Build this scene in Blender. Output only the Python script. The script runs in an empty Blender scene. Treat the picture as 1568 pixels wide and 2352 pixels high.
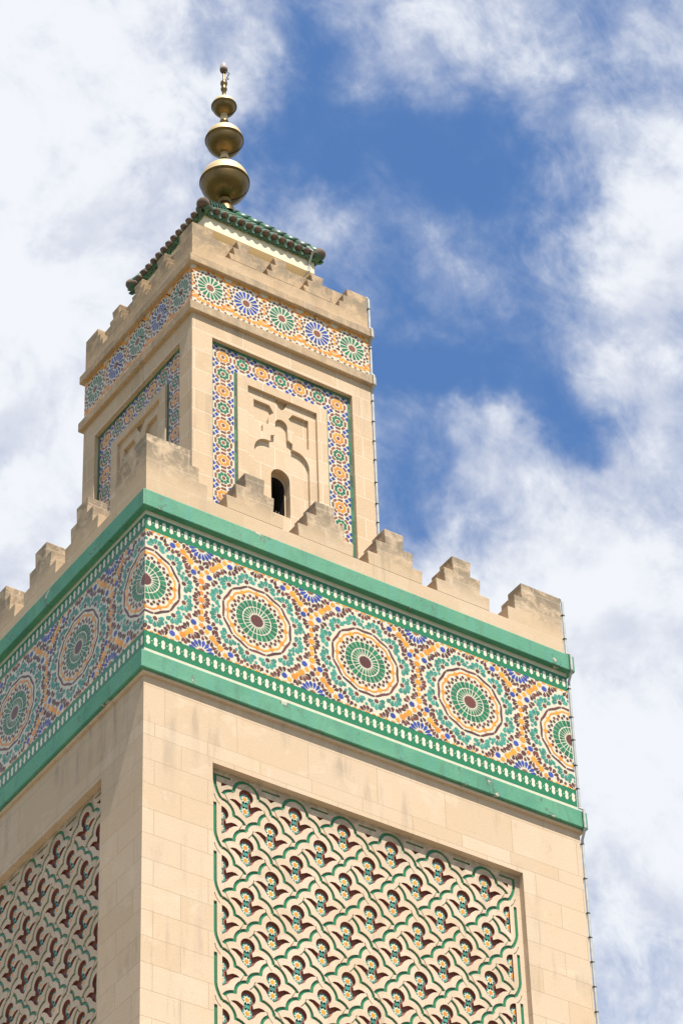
import bpy, math, random
from mathutils import Vector, Matrix
from mathutils.geometry import delaunay_2d_cdt

scene = bpy.context.scene
col = scene.collection
PI = math.pi
# model coordinates: the near corner of the tower shaft stands at (0, 0), shaft 7 units wide
OFF = Vector((-3.5, -3.5, 30.3))          # model -> world: tower axis at the origin, ground at z = 0

# ------------------------------------------------------------------ camera
RX = (0.8340651192, -0.5510222980, -0.0266421477)
DN = (0.3354529841, 0.5449200605, -0.7684617252)
FW = (0.4379573864, 0.6320099325, 0.6393408894)
cam_d = bpy.data.cameras.new('camera')
cam = bpy.data.objects.new('camera', cam_d)
col.objects.link(cam)
cam.matrix_world = Matrix(((RX[0], -DN[0], -FW[0], -18.31675 + OFF.x),
                           (RX[1], -DN[1], -FW[1], -31.04020 + OFF.y),
                           (RX[2], -DN[2], -FW[2], -28.64867 + OFF.z),
                           (0, 0, 0, 1)))
cam_d.sensor_fit = 'HORIZONTAL'
cam_d.sensor_width = 36.0
cam_d.lens = 36.0 * 8542.3 / 1672.0
cam_d.clip_end = 5000
scene.camera = cam

# ------------------------------------------------------------------ light
SUN_DIR = Vector((0.10, 1.0, -1.95)).normalized()
sun_d = bpy.data.lights.new('sun', 'SUN')
sun_d.energy = 4.8
sun_d.angle = math.radians(0.5)
sun_d.color = (1.0, 0.935, 0.83)
sun = bpy.data.objects.new('sun', sun_d)
sun.rotation_euler = SUN_DIR.to_track_quat('-Z', 'Y').to_euler()
sun.location = (-5, -30, 80)
col.objects.link(sun)
scene.view_settings.view_transform = 'Standard'
scene.view_settings.look = 'None'
scene.view_settings.exposure = 0.98
scene.view_settings.gamma = 1.0


class NT:
    """small helper around a node tree"""
    def __init__(self, tree):
        self.t = tree
        tree.nodes.clear()

    def n(self, typ, **kw):
        nd = self.t.nodes.new(typ)
        for k, v in kw.items():
            setattr(nd, k, v)
        return nd

    def link(self, a, b):
        self.t.links.new(a, b)

    def val(self, sock, v):
        if isinstance(v, bpy.types.NodeSocket):
            self.link(v, sock)
        else:
            sock.default_value = v

    def math(self, op, a, b=0.0, c=0.0, clamp=False):
        nd = self.n('ShaderNodeMath', operation=op, use_clamp=clamp)
        for i, v in enumerate((a, b, c)):
            self.val(nd.inputs[i], v)
        return nd.outputs[0]

    def mix(self, f, a, b, blend='MIX'):
        nd = self.n('ShaderNodeMix', data_type='RGBA', blend_type=blend)
        self.val(nd.inputs[0], f)
        for i, v in ((6, a), (7, b)):
            if not isinstance(v, bpy.types.NodeSocket):
                v = tuple(v) + (1.0,) * (4 - len(v))
            self.val(nd.inputs[i], v)
        return nd.outputs[2]

    def noise(self, vec, scale, detail=4.0, rough=0.55, dist=0.0):
        nd = self.n('ShaderNodeTexNoise')
        if vec is not None:
            self.link(vec, nd.inputs['Vector'])
        nd.inputs['Scale'].default_value = scale
        nd.inputs['Detail'].default_value = detail
        nd.inputs['Roughness'].default_value = rough
        nd.inputs['Distortion'].default_value = dist
        return nd

    def ramp(self, f, lo, hi, smooth=True):
        nd = self.n('ShaderNodeMapRange', interpolation_type='SMOOTHSTEP' if smooth else 'LINEAR')
        self.val(nd.inputs[0], f)
        nd.inputs[1].default_value = lo
        nd.inputs[2].default_value = hi
        return nd.outputs[0]

    def scale(self, vec, s):
        nd = self.n('ShaderNodeMapping')
        self.link(vec, nd.inputs[0])
        nd.inputs['Scale'].default_value = s
        return nd.outputs[0]


# ------------------------------------------------------------------ sky with clouds
world = bpy.data.worlds.new('World')
scene.world = world
world.use_nodes = True
w = NT(world.node_tree)
tc = w.n('ShaderNodeTexCoord')
dirv = tc.outputs['Generated']
sky = w.n('ShaderNodeTexSky', sky_type='NISHITA')
sky.sun_disc = False
sky.sun_elevation = math.radians(62.7)
sky.sun_rotation = math.radians(185.7)
sky.air_density = 1.0
sky.dust_density = 0.4
sky.ozone_density = 2.0


def dot(v):
    nd = w.n('ShaderNodeVectorMath', operation='DOT_PRODUCT')
    w.link(dirv, nd.inputs[0])
    nd.inputs[1].default_value = v
    return nd.outputs['Value']


# a fixed tangent chart of the sky, used to place the cloud banks and the blue gaps by direction
den = w.math('MAXIMUM', dot(FW), 0.03)
cs = w.math('DIVIDE', w.math('MULTIPLY', dot(RX), 5.109), den)
ct = w.math('DIVIDE', w.math('MULTIPLY', dot(DN), 5.109), den)
warp = w.noise(dirv, 22.0, 5.0, 0.6)
wsep = w.n('ShaderNodeSeparateColor')
w.link(warp.outputs['Color'], wsep.inputs[0])
cs = w.math('ADD', cs, w.math('MULTIPLY', w.math('SUBTRACT', wsep.outputs[0], 0.5), 0.30))
ct = w.math('ADD', ct, w.math('MULTIPLY', w.math('SUBTRACT', wsep.outputs[1], 0.5), 0.30))
BLOBS = [  # amplitude, x, y, rx, ry
    (-0.85, 1110, 320, 280, 180), (-0.75, 790, 330, 170, 150), (-0.55, 700, 170, 120, 110),
    (-0.75, 640, 430, 100, 90), (-0.80, 1220, 640, 160, 180), (-0.55, 930, 640, 260, 220),
    (-0.55, 900, 790, 150, 130), (-0.85, 1060, 860, 230, 110), (-0.75, 1320, 930, 120, 110),
    (-0.65, 930, 1070, 90, 140), (-0.55, 1010, 1200, 90, 80), (-0.50, 1370, 1020, 80, 60),
    (-0.30, 1400, 90, 110, 100), (0.50, 1150, 950, 95, 60), (0.42, 760, 520, 80, 60), (-0.45, 1170, 420, 140, 110),
    (0.22, 960, 560, 60, 80), (-0.45, 700, 40, 120, 110), (-0.15, 980, 120, 200, 100), (0.95, 110, 700, 340, 1000), (0.80, 1380, 1650, 420, 450), (0.35, 1500, 500, 130, 260),
]
cover = None
for (a_, x_, y_, rx_, ry_) in BLOBS:
    dx = w.math('MULTIPLY', w.math('SUBTRACT', cs, (x_ - 784) / 1568), 1568 / rx_)
    dy = w.math('MULTIPLY', w.math('SUBTRACT', ct, (y_ - 1176) / 1568), 1568 / ry_)
    e = w.math('MULTIPLY', w.math('EXPONENT', w.math('MULTIPLY', w.math('ADD', w.math('MULTIPLY', dx, dx), w.math('MULTIPLY', dy, dy)), -1.0)), a_)
    # (gaps and banks add up)
    cover = e if cover is None else w.math('ADD', cover, e)
fb = w.noise(dirv, 24.0, 12.0, 0.60, 0.25).outputs['Fac']
fb2 = w.noise(dirv, 10.0, 6.0, 0.55).outputs['Fac']
fb3 = w.noise(w.scale(dirv, (1.0, 1.5, 0.85)), 55.0, 10.0, 0.66, 0.5).outputs['Fac']
dens = w.math('ADD', w.math('ADD', cover, 0.50), w.math('MULTIPLY', w.math('SUBTRACT', fb, 0.5), 2.3))
dens = w.math('ADD', dens, w.math('MULTIPLY', w.math('SUBTRACT', fb2, 0.5), 0.5))
dens = w.math('ADD', dens, w.math('MULTIPLY', w.math('SUBTRACT', fb3, 0.5), 1.25))
alpha = w.math('POWER', w.ramp(dens, -0.75, 1.05), 1.5)
off = w.n('ShaderNodeVectorMath', operation='ADD')
w.link(dirv, off.inputs[0])
off.inputs[1].default_value = (-SUN_DIR * 0.012)[:]
fbs = w.noise(off.outputs[0], 24.0, 12.0, 0.60, 0.25).outputs['Fac']
lit = w.math('MULTIPLY', w.math('SUBTRACT', fb, fbs), 3.2)
body = w.math('MULTIPLY', w.math('SUBTRACT', w.noise(dirv, 7.0, 6.0, 0.55, 0.3).outputs['Fac'], 0.5), 1.5)
thick = w.ramp(w.math('ADD', w.math('ADD', w.math('MULTIPLY', dens, 0.55), lit), body), 0.0, 0.95)
cloud_c = w.mix(thick, (4.75, 5.0, 5.7), (6.05, 6.25, 6.6))
skyc = w.mix(1.0, sky.outputs[0], (0.74, 1.00, 1.24), 'MULTIPLY')
final = w.mix(alpha, skyc, cloud_c)
bg = w.n('ShaderNodeBackground')
w.link(final, bg.inputs['Color'])
bg.inputs['Strength'].default_value = 0.075
wo = w.n('ShaderNodeOutputWorld')
w.link(bg.outputs[0], wo.inputs['Surface'])


# ------------------------------------------------------------------ materials
def material(name):
    m = bpy.data.materials.new(name)
    m.use_nodes = True
    t = NT(m.node_tree)
    out = t.n('ShaderNodeOutputMaterial')
    b = t.n('ShaderNodeBsdfPrincipled')
    t.link(b.outputs[0], out.inputs['Surface'])
    return m, t, b


def simple(name, rgb, rough=0.7, metal=0.0, var=0.08, scale=6.0, bump=0.0):
    m, t, b = material(name)
    g = t.n('ShaderNodeNewGeometry')
    nz = t.noise(g.outputs['Position'], scale, 5.0, 0.6)
    f = t.ramp(nz.outputs['Fac'], 0.3, 0.7)
    c = t.mix(f, [x * (1 - var) for x in rgb], [min(1, x * (1 + var)) for x in rgb])
    t.link(c, b.inputs['Base Color'])
    b.inputs['Roughness'].default_value = rough
    b.inputs['Metallic'].default_value = metal
    if bump:
        bp = t.n('ShaderNodeBump')
        bp.inputs['Strength'].default_value = bump
        bp.inputs['Distance'].default_value = 0.02
        t.link(t.noise(g.outputs['Position'], scale * 9, 6.0, 0.65).outputs['Fac'], bp.inputs['Height'])
        t.link(bp.outputs[0], b.inputs['Normal'])
    return m


def stone(name, rgb, row=0.38, width=0.8, z0=-3.07, joint=(0.30, 0.22, 0.14), jmix=0.6, jw=0.006,
          grime=0.35, top_dirt=None, rust=0.0, grain=0.25):
    """ashlar: block tone, joints, mottling, streaks; UV = (distance along the face, model height)"""
    m, t, b = material(name)
    uv = t.n('ShaderNodeUVMap').outputs[0]
    g = t.n('ShaderNodeNewGeometry')
    pos = g.outputs['Position']
    mp = t.n('ShaderNodeMapping')
    t.link(uv, mp.inputs[0])
    mp.inputs['Location'].default_value = (0.23, -z0, 0)
    br = t.n('ShaderNodeTexBrick')
    t.link(mp.outputs[0], br.inputs['Vector'])
    br.inputs['Scale'].default_value = 1.0
    br.inputs['Mortar Size'].default_value = jw
    br.inputs['Mortar Smooth'].default_value = 0.3
    br.inputs['Bias'].default_value = 0.0
    br.inputs['Brick Width'].default_value = width
    br.inputs['Row Height'].default_value = row
    br.inputs['Color1'].default_value = (0.0, 0.0, 0.0, 1)
    br.inputs['Color2'].default_value = (1.0, 1.0, 1.0, 1)
    br.inputs['Mortar'].default_value = (0.5, 0.5, 0.5, 1)
    c = t.mix(br.outputs['Color'], [rgb[0] * 0.92, rgb[1] * 0.905, rgb[2] * 0.88], [rgb[0] * 1.04, rgb[1] * 1.06, rgb[2] * 1.10])
    big = t.ramp(t.noise(pos, 1.3, 6.0, 0.6, 0.4).outputs['Fac'], 0.35, 0.72)
    c = t.mix(t.math('MULTIPLY', big, 0.45), c, (rgb[0] * 0.95, rgb[1] * 0.89, rgb[2] * 0.78))
    fine = t.ramp(t.noise(pos, 38.0, 5.0, 0.7).outputs['Fac'], 0.33, 0.67)
    c = t.mix(t.math('MULTIPLY', fine, 0.30), c, (rgb[0] * 0.72, rgb[1] * 0.68, rgb[2] * 0.62))
    pit = t.ramp(t.noise(pos, 11.0, 8.0, 0.72).outputs['Fac'], 0.60, 0.68)
    c = t.mix(t.math('MULTIPLY', pit, 0.30), c, (rgb[0] * 0.62, rgb[1] * 0.56, rgb[2] * 0.48))
    pale = t.ramp(t.noise(pos, 2.1, 7.0, 0.66, 0.8).outputs['Fac'], 0.55, 0.66)
    c = t.mix(t.math('MULTIPLY', pale, 0.35), c, (rgb[0] * 1.10, rgb[1] * 1.14, rgb[2] * 1.20))
    # rain streaks and soot
    st = t.noise(t.scale(pos, (5.5, 5.5, 0.55)), 1.0, 6.0, 0.6, 0.2).outputs['Fac']
    patch = t.ramp(t.noise(pos, 0.9, 4.0, 0.5).outputs['Fac'], 0.44, 0.64)
    sm = t.math('MULTIPLY', t.ramp(st, 0.47, 0.66), patch)
    c = t.mix(t.math('MULTIPLY', sm, grime), c, (0.20, 0.165, 0.13))
    if top_dirt:
        zz = t.n('ShaderNodeSeparateXYZ')
        t.link(uv, zz.inputs[0])
        lo, hi, amt = top_dirt
        h = t.ramp(zz.outputs[1], lo, hi)
        nd = t.ramp(t.noise(pos, 4.2, 10.0, 0.72, 0.6).outputs['Fac'], 0.36, 0.58)
        c = t.mix(t.math('MULTIPLY', t.math('MULTIPLY', h, nd), amt), c, (0.21, 0.165, 0.115))
        sp = t.ramp(t.noise(pos, 21.0, 6.0, 0.7).outputs['Fac'], 0.56, 0.70)
        c = t.mix(t.math('MULTIPLY', t.math('MULTIPLY', h, sp), amt * 0.7), c, (0.13, 0.11, 0.085))
    if rust:
        rr = t.ramp(t.noise(pos, 4.5, 4.0, 0.6).outputs['Fac'], 0.66, 0.74)
        c = t.mix(t.math('MULTIPLY', rr, rust), c, (0.42, 0.17, 0.04))
    c = t.mix(t.math('MULTIPLY', br.outputs['Fac'], jmix), c, joint)
    t.link(c, b.inputs['Base Color'])
    b.inputs['Roughness'].default_value = 0.88
    b.inputs['Specular IOR Level'].default_value = 0.2
    bp = t.n('ShaderNodeBump')
    bp.inputs['Strength'].default_value = grain
    bp.inputs['Distance'].default_value = 0.012
    hgt = t.math('SUBTRACT', t.noise(pos, 34.0, 7.0, 0.7).outputs['Fac'], t.math('MULTIPLY', br.outputs['Fac'], 0.6))
    t.link(hgt, bp.inputs['Height'])
    t.link(bp.outputs[0], b.inputs['Normal'])
    return m


def glaze(name, rgb, rough=0.35, var=0.30, alt=None):
    """glazed tile, each tile a little different"""
    m, t, b = material(name)
    g = t.n('ShaderNodeNewGeometry')
    r = g.outputs['Random Per Island']
    alt = alt or [x * 0.6 for x in rgb]
    c = t.mix(t.math('MULTIPLY', r, 1.0), [x * (1 - var * 0.5) for x in rgb], [min(1, x * (1 + var)) for x in rgb])
    sel = t.ramp(t.math('FRACT', t.math('MULTIPLY', r, 7.31)), 0.72, 0.95)
    c = t.mix(t.math('MULTIPLY', sel, 0.7), c, alt)
    nz = t.noise(g.outputs['Position'], 30.0, 3.0, 0.6).outputs['Fac']
    c = t.mix(t.math('MULTIPLY', t.ramp(nz, 0.5, 0.8), 0.18), c, (0.30, 0.28, 0.24))
    t.link(c, b.inputs['Base Color'])
    b.inputs['Roughness'].default_value = rough
    b.inputs['Specular IOR Level'].default_value = 0.4
    bp = t.n('ShaderNodeBump')
    bp.inputs['Strength'].default_value = 0.25
    bp.inputs['Distance'].default_value = 0.01
    t.link(t.noise(g.outputs['Position'], 16.0, 3.0, 0.6).outputs['Fac'], bp.inputs['Height'])
    t.link(bp.outputs[0], b.inputs['Normal'])
    return m


ST = (0.535, 0.415, 0.300)
M = {}
M['stone'] = stone('ashlar_stone', ST)
M['stone_large'] = stone('ashlar_stone_tall_courses', ST, row=0.575, width=1.1, z0=-2.10, grime=0.55)
M['stone_lantern'] = stone('lantern_stone', (0.530, 0.400, 0.272), row=0.405, width=0.86, z0=7.145, joint=(0.62, 0.55, 0.44), jw=0.008, grime=0.3)
M['stone_carved'] = stone('carved_panel_stone', (0.54, 0.412, 0.285), row=0.405, width=0.52, z0=7.145, joint=(0.64, 0.57, 0.45), jw=0.008, grime=0.15)
M['stone_lattice'] = stone('lattice_stone', (0.545, 0.435, 0.325), row=0.38, width=0.755, z0=-3.07, jmix=0.35, jw=0.004, grime=0.3, grain=0.15, top_dirt=(-2.85, -2.45, 0.6))
M['stone_parapet'] = stone('parapet_stone', (0.50, 0.380, 0.262), row=0.33, width=0.9, z0=2.0, joint=(0.50, 0.42, 0.32), jmix=0.5, grime=0.3, top_dirt=(1.95, 2.6, 1.0))
M['stone_parapet_top'] = stone('upper_parapet_stone', (0.47, 0.340, 0.215), row=0.5, width=1.2, z0=8.9, jmix=0.4, grime=0.3, top_dirt=(8.6, 9.2, 0.9), rust=0.35)
M['stone_course'] = stone('string_course_stone', (0.46, 0.335, 0.215), row=2.0, width=0.75, z0=8.0, joint=(0.5, 0.4, 0.28), grime=0.6, rust=0.5, top_dirt=(5.0, 6.0, 0.5))
M['grout'] = simple('cream_glazed_tile', (0.52, 0.48, 0.37), 0.35, 0, 0.07, 14)
M['cream'] = glaze('cream_tile', (0.57, 0.53, 0.42), 0.35, 0.12, (0.48, 0.46, 0.38))
M['orange'] = glaze('orange_tile', (0.60, 0.235, 0.016), 0.35, 0.25, (0.62, 0.17, 0.015))
M['brown'] = glaze('brown_tile', (0.085, 0.026, 0.020), 0.35, 0.5, (0.17, 0.045, 0.022))
M['red'] = glaze('russet_tile', (0.20, 0.060, 0.030), 0.4, 0.3, (0.13, 0.04, 0.025))
M['teal'] = glaze('teal_tile', (0.035, 0.195, 0.150), 0.35, 0.35, (0.02, 0.15, 0.10))
M['green'] = glaze('green_tile', (0.009, 0.128, 0.055), 0.35, 0.35, (0.02, 0.12, 0.07))
M['edge_green'] = glaze('worn_green_edging_tile', (0.022, 0.115, 0.062), 0.45, 0.6, (0.09, 0.15, 0.10))
M['blue'] = glaze('blue_tile', (0.026, 0.046, 0.250), 0.35, 0.3, (0.02, 0.035, 0.18))
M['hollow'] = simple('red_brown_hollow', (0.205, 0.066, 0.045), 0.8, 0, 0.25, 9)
M['plaster'] = simple('cream_plaster', (0.62, 0.55, 0.40), 0.85, 0, 0.04, 2.5, 0.1)
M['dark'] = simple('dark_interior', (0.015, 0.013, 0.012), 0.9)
M['roof_green'] = glaze('green_glazed_roof_tile', (0.028, 0.088, 0.050), 0.42, 0.6, (0.06, 0.085, 0.055))
M['clay'] = simple('brown_clay_plug', (0.120, 0.082, 0.058), 0.9, 0, 0.35, 14, 0.6)
M['lead'] = simple('grey_metal_strip', (0.33, 0.34, 0.325), 0.6, 0.0, 0.15, 8)
M['clip'] = simple('black_clip', (0.05, 0.05, 0.048), 0.6)


def green_paint():
    m, t, b = material('green_painted_band')
    g = t.n('ShaderNodeNewGeometry')
    pos = g.outputs['Position']
    f = t.ramp(t.noise(pos, 1.6, 6.0, 0.6, 0.4).outputs['Fac'], 0.3, 0.7)
    c = t.mix(f, (0.042, 0.205, 0.115), (0.075, 0.250, 0.145))
    st = t.ramp(t.noise(t.scale(pos, (9, 9, 0.8)), 1.0, 5.0, 0.6).outputs['Fac'], 0.45, 0.7)
    c = t.mix(t.math('MULTIPLY', st, 0.6), c, (0.05, 0.23, 0.18))
    dr = t.ramp(t.noise(t.scale(pos, (4, 4, 1.2)), 1.3, 8.0, 0.7, 0.5).outputs['Fac'], 0.5, 0.66)
    c = t.mix(t.math('MULTIPLY', dr, 0.45), c, (0.035, 0.125, 0.075))
    # flaked patches with a dark rim
    nz = t.noise(pos, 2.3, 8.0, 0.68, 0.3).outputs['Fac']
    rim = t.ramp(nz, 0.60, 0.613)
    core = t.ramp(nz, 0.625, 0.64)
    c = t.mix(t.math('MULTIPLY', rim, 0.8), c, (0.03, 0.07, 0.045))
    c = t.mix(core, c, (0.34, 0.36, 0.27))
    sp = t.ramp(t.noise(pos, 17.0, 5.0, 0.7).outputs['Fac'], 0.66, 0.71)
    c = t.mix(t.math('MULTIPLY', sp, 0.7), c, (0.04, 0.09, 0.06))
    t.link(c, b.inputs['Base Color'])
    b.inputs['Roughness'].default_value = 0.6
    bp = t.n('ShaderNodeBump')
    bp.inputs['Strength'].default_value = 0.35
    bp.inputs['Distance'].default_value = 0.012
    t.link(t.noise(pos, 30.0, 7.0, 0.7).outputs['Fac'], bp.inputs['Height'])
    t.link(bp.outputs[0], b.inputs['Normal'])
    return m


def brass(ca, cb, metal, rough):
    m, t, b = material('gilt_metal')
    g = t.n('ShaderNodeNewGeometry')
    pos = g.outputs['Position']
    f = t.ramp(t.noise(pos, 5.0, 6.0, 0.65, 0.6).outputs['Fac'], 0.35, 0.7)
    c = t.mix(f, ca, cb)
    t.link(c, b.inputs['Base Color'])
    b.inputs['Metallic'].default_value = metal
    r = t.math('ADD', t.math('MULTIPLY', f, 0.12), rough)
    t.link(r, b.inputs['Roughness'])
    return m


M['paint'] = green_paint()
M['brass'] = brass((0.190, 0.122, 0.042), (0.125, 0.082, 0.034), 0.9, 0.30)
M['brass_pale'] = brass((0.56, 0.42, 0.23), (0.48, 0.36, 0.21), 0.35, 0.45)


# ------------------------------------------------------------------ mesh helpers
class MB:
    def __init__(self, mats, fmap=None, flip=False):
        self.v, self.f, self.mi, self.mats, self.sm = [], [], [], mats, []
        self.fmap, self.flip = fmap, flip

    def idx(self, p):
        self.v.append(tuple(self.fmap(*p)) if self.fmap else tuple(p))
        return len(self.v) - 1

    def face(self, ids, mat=0, smooth=False):
        self.f.append(list(reversed(ids)) if self.flip else list(ids))
        self.mi.append(mat)
        self.sm.append(smooth)

    def poly(self, pts, mat=0):
        self.face([self.idx(p) for p in pts], mat)

    def box(self, lo, hi, mat=0, skip=''):
        x0, y0, z0 = lo
        x1, y1, z1 = hi
        i = [self.idx(p) for p in ((x0, y0, z0), (x1, y0, z0), (x1, y1, z0), (x0, y1, z0),
                                   (x0, y0, z1), (x1, y0, z1), (x1, y1, z1), (x0, y1, z1))]
        for key, q in (('b', (0, 3, 2, 1)), ('t', (4, 5, 6, 7)), ('f', (0, 1, 5, 4)), ('r', (1, 2, 6, 5)), ('k', (2, 3, 7, 6)), ('l', (3, 0, 4, 7))):
            if key not in skip:
                self.face([i[k] for k in q], mat)

    def prism(self, outline, d0, d1, mat=0):
        """outline in (u, z), extruded from depth d0 (front) to d1"""
        n = len(outline)
        a = [self.idx((u, d0, z)) for u, z in outline]
        b = [self.idx((u, d1, z)) for u, z in outline]
        self.face(a, mat)
        self.face(list(reversed(b)), mat)
        for k in range(n):
            j = (k + 1) % n
            self.face([a[j], a[k], b[k], b[j]], mat)

    def tube(self, pts, r, n=8, mat=0, closed_ends=True, smooth=True):
        rings = []
        pts = [Vector(p) for p in pts]
        rr = r if isinstance(r, (list, tuple)) else [r] * len(pts)
        for i, p in enumerate(pts):
            d = (pts[min(i + 1, len(pts) - 1)] - pts[max(i - 1, 0)]).normalized()
            up = Vector((0, 0, 1)) if abs(d.z) < 0.9 else Vector((1, 0, 0))
            a = d.cross(up).normalized()
            b = a.cross(d).normalized()
            rings.append([self.idx(p + (a * math.cos(2 * PI * k / n) + b * math.sin(2 * PI * k / n)) * rr[i]) for k in range(n)])
        for i in range(len(rings) - 1):
            for k in range(n):
                j = (k + 1) % n
                self.face([rings[i][k], rings[i][j], rings[i + 1][j], rings[i + 1][k]], mat, smooth)
        if closed_ends:
            self.face(list(reversed(rings[0])), mat)
            self.face(rings[-1], mat)

    def lathe(self, prof, c, n=48, mat=0, smooth=True):
        """prof: list of (radius, z); c: (x, y)"""
        rings = []
        for r, z in prof:
            if r < 1e-5:
                rings.append([self.idx((c[0], c[1], z))])
            else:
                rings.append([self.idx((c[0] + r * math.cos(2 * PI * k / n), c[1] + r * math.sin(2 * PI * k / n), z)) for k in range(n)])
        for a, b in zip(rings, rings[1:]):
            for k in range(n):
                j = (k + 1) % n
                if len(a) == 1 and len(b) == 1:
                    continue
                if len(a) == 1:
                    self.face([a[0], b[j], b[k]], mat, smooth)
                elif len(b) == 1:
                    self.face([a[k], a[j], b[0]], mat, smooth)
                else:
                    self.face([a[k], a[j], b[j], b[k]], mat, smooth)

    def build(self, name, parent=None, base=None):
        """model coordinates in, one linked mesh object out; UV = (run along the wall, model height)"""
        org = Vector(base) if base is not None else Vector((0, 0, 0))
        if parent is not None:
            org = Vector(parent['org'])
        me = bpy.data.meshes.new(name)
        me.from_pydata([Vector(p) - org for p in self.v], [], self.f)
        for mk in self.mats:
            me.materials.append(M[mk])
        me.polygons.foreach_set('material_index', self.mi)
        me.polygons.foreach_set('use_smooth', self.sm)
        uvl = me.uv_layers.new(name='UVMap')
        uvs = [0.0] * (2 * len(me.loops))
        for p in me.polygons:
            nx, ny, nz = abs(p.normal.x), abs(p.normal.y), abs(p.normal.z)
            for li in p.loop_indices:
                x, y, z = self.v[me.loops[li].vertex_index]
                if nz > 0.8:
                    a, b_ = x, y
                elif ny >= nx:
                    a, b_ = x, z
                else:
                    a, b_ = y + 0.37, z
                uvs[2 * li] = a
                uvs[2 * li + 1] = b_
        uvl.data.foreach_set('uv', uvs)
        me.update()
        o = bpy.data.objects.new(name, me)
        col.objects.link(o)
        if parent is not None:
            o.parent = parent
        else:
            o.location = org + OFF
        return o


def thing(name, label, cat, base, group=None):
    o = bpy.data.objects.new(name, None)
    o.empty_display_size = 0.5
    o.location = Vector(base) + OFF
    o['label'] = label
    o['category'] = cat
    o['org'] = tuple(base)
    if group:
        o['group'] = group
    col.objects.link(o)
    return o


def sub(o, parent):
    """make o a sub-part of a part whose own origin is the thing's origin"""
    o.parent = parent
    return o


def front(a0=0.0):
    return (lambda u, d, z: (u, a0 + d, z)), False


def left(a0=0.0):
    return (lambda u, d, z: (a0 + d, u, z)), True


SIDES = (front, left)


def face_mb(mats, side, a0=0.0):
    f, fl = side(a0)
    return MB(mats, f, fl)


def relief(mb, rect, polys, depth, mats, wall_mats):
    """carve polygons into a rectangle: polys = [(points, level)], later levels win by order of depth list.
    depth / mats: per level, level 0 is the face itself. Faces at each level plus the step walls between."""
    x0, z0, x1, z1 = rect
    verts, faces, lev = [], [], []

    def add(pts, lv):
        b = len(verts)
        verts.extend(Vector(p) for p in pts)
        faces.append(list(range(b, b + len(pts))))
        lev.append(lv)
    add([(x0, z0), (x1, z0), (x1, z1), (x0, z1)], 0)
    for pts, lv in polys:
        ar = sum(pts[i][0] * pts[(i + 1) % len(pts)][1] - pts[(i + 1) % len(pts)][0] * pts[i][1] for i in range(len(pts)))
        add(pts if ar > 0 else list(reversed(pts)), lv)
    vo, eo, fo, _, _, fid = delaunay_2d_cdt(verts, [], faces, 0, 1e-5, True)
    levels = []
    for f, ids in zip(fo, fid):
        if not ids:
            levels.append(-1)
            continue
        levels.append(max(lev[i] for i in ids))
    cache = {}

    def vid(i, lv):
        k = (i, round(depth[lv], 5))
        if k not in cache:
            cache[k] = mb.idx((vo[i].x, depth[lv], vo[i].y))
        return cache[k]
    edges = {}
    for f, lv in zip(fo, levels):
        if lv < 0:
            continue
        c = sum((vo[i] for i in f), Vector((0, 0))) / len(f)
        if not (x0 < c.x < x1 and z0 < c.y < z1):
            continue
        mb.face([vid(i, lv) for i in f], mats[lv])
        for k in range(len(f)):
            a, b = f[k], f[(k + 1) % len(f)]
            edges.setdefault((min(a, b), max(a, b)), []).append((lv, a, b))
    for e, l in edges.items():
        if len(l) == 2 and abs(depth[l[0][0]] - depth[l[1][0]]) > 1e-6:
            l.sort(key=lambda q: depth[q[0]])
            (ls, a, b), (ld, _, _) = l
            mb.face([vid(b, ls), vid(a, ls), vid(a, ld), vid(b, ld)], wall_mats[ld])


def clip(poly, x0, z0, x1, z1):
    def cut(pts, inside, inter):
        out = []
        for i in range(len(pts)):
            a, b = pts[i - 1], pts[i]
            ia, ib = inside(a), inside(b)
            if ib:
                if not ia:
                    out.append(inter(a, b))
                out.append(b)
            elif ia:
                out.append(inter(a, b))
        return out

    def ix(v):
        return lambda a, b: (v, a[1] + (b[1] - a[1]) * (v - a[0]) / (b[0] - a[0]))

    def iz(v):
        return lambda a, b: (a[0] + (b[0] - a[0]) * (v - a[1]) / (b[1] - a[1]), v)
    p = cut(poly, lambda q: q[0] >= x0, ix(x0))
    p = cut(p, lambda q: q[0] <= x1, ix(x1)) if p else p
    p = cut(p, lambda q: q[1] >= z0, iz(z0)) if p else p
    p = cut(p, lambda q: q[1] <= z1, iz(z1)) if p else p
    return p if len(p) >= 3 else None


# ------------------------------------------------------------------ tile pattern pieces (u, z)
def ngon(cx, cz, r, n, rot=0.0):
    return [(cx + r * math.cos(rot + 2 * PI * k / n), cz + r * math.sin(rot + 2 * PI * k / n)) for k in range(n)]


def star(cx, cz, ro, ri, n, rot=0.0):
    return [(cx + (ro if k % 2 == 0 else ri) * math.cos(rot + PI * k / n), cz + (ro if k % 2 == 0 else ri) * math.sin(rot + PI * k / n)) for k in range(2 * n)]


def radial(cx, cz, ang, prof):
    """prof: (r, halfwidth) from inner to outer"""
    ca, sa = math.cos(ang), math.sin(ang)
    L = [(cx + r * ca - h * sa, cz + r * sa + h * ca) for r, h in prof]
    Rr = [(cx + r * ca + h * sa, cz + r * sa - h * ca) for r, h in reversed(prof) if h > 1e-6]
    return Rr[::-1][::-1] + L if False else L + Rr


def kite(cx, cz, ang, r0, r1, wd):
    rm = r0 + (r1 - r0) * 0.62
    return radial(cx, cz, ang, [(r0, wd * 0.10), (rm, wd * 0.5), (r0 + (r1 - r0) * 0.85, wd * 0.36), (r1, 0.0)])


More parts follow.
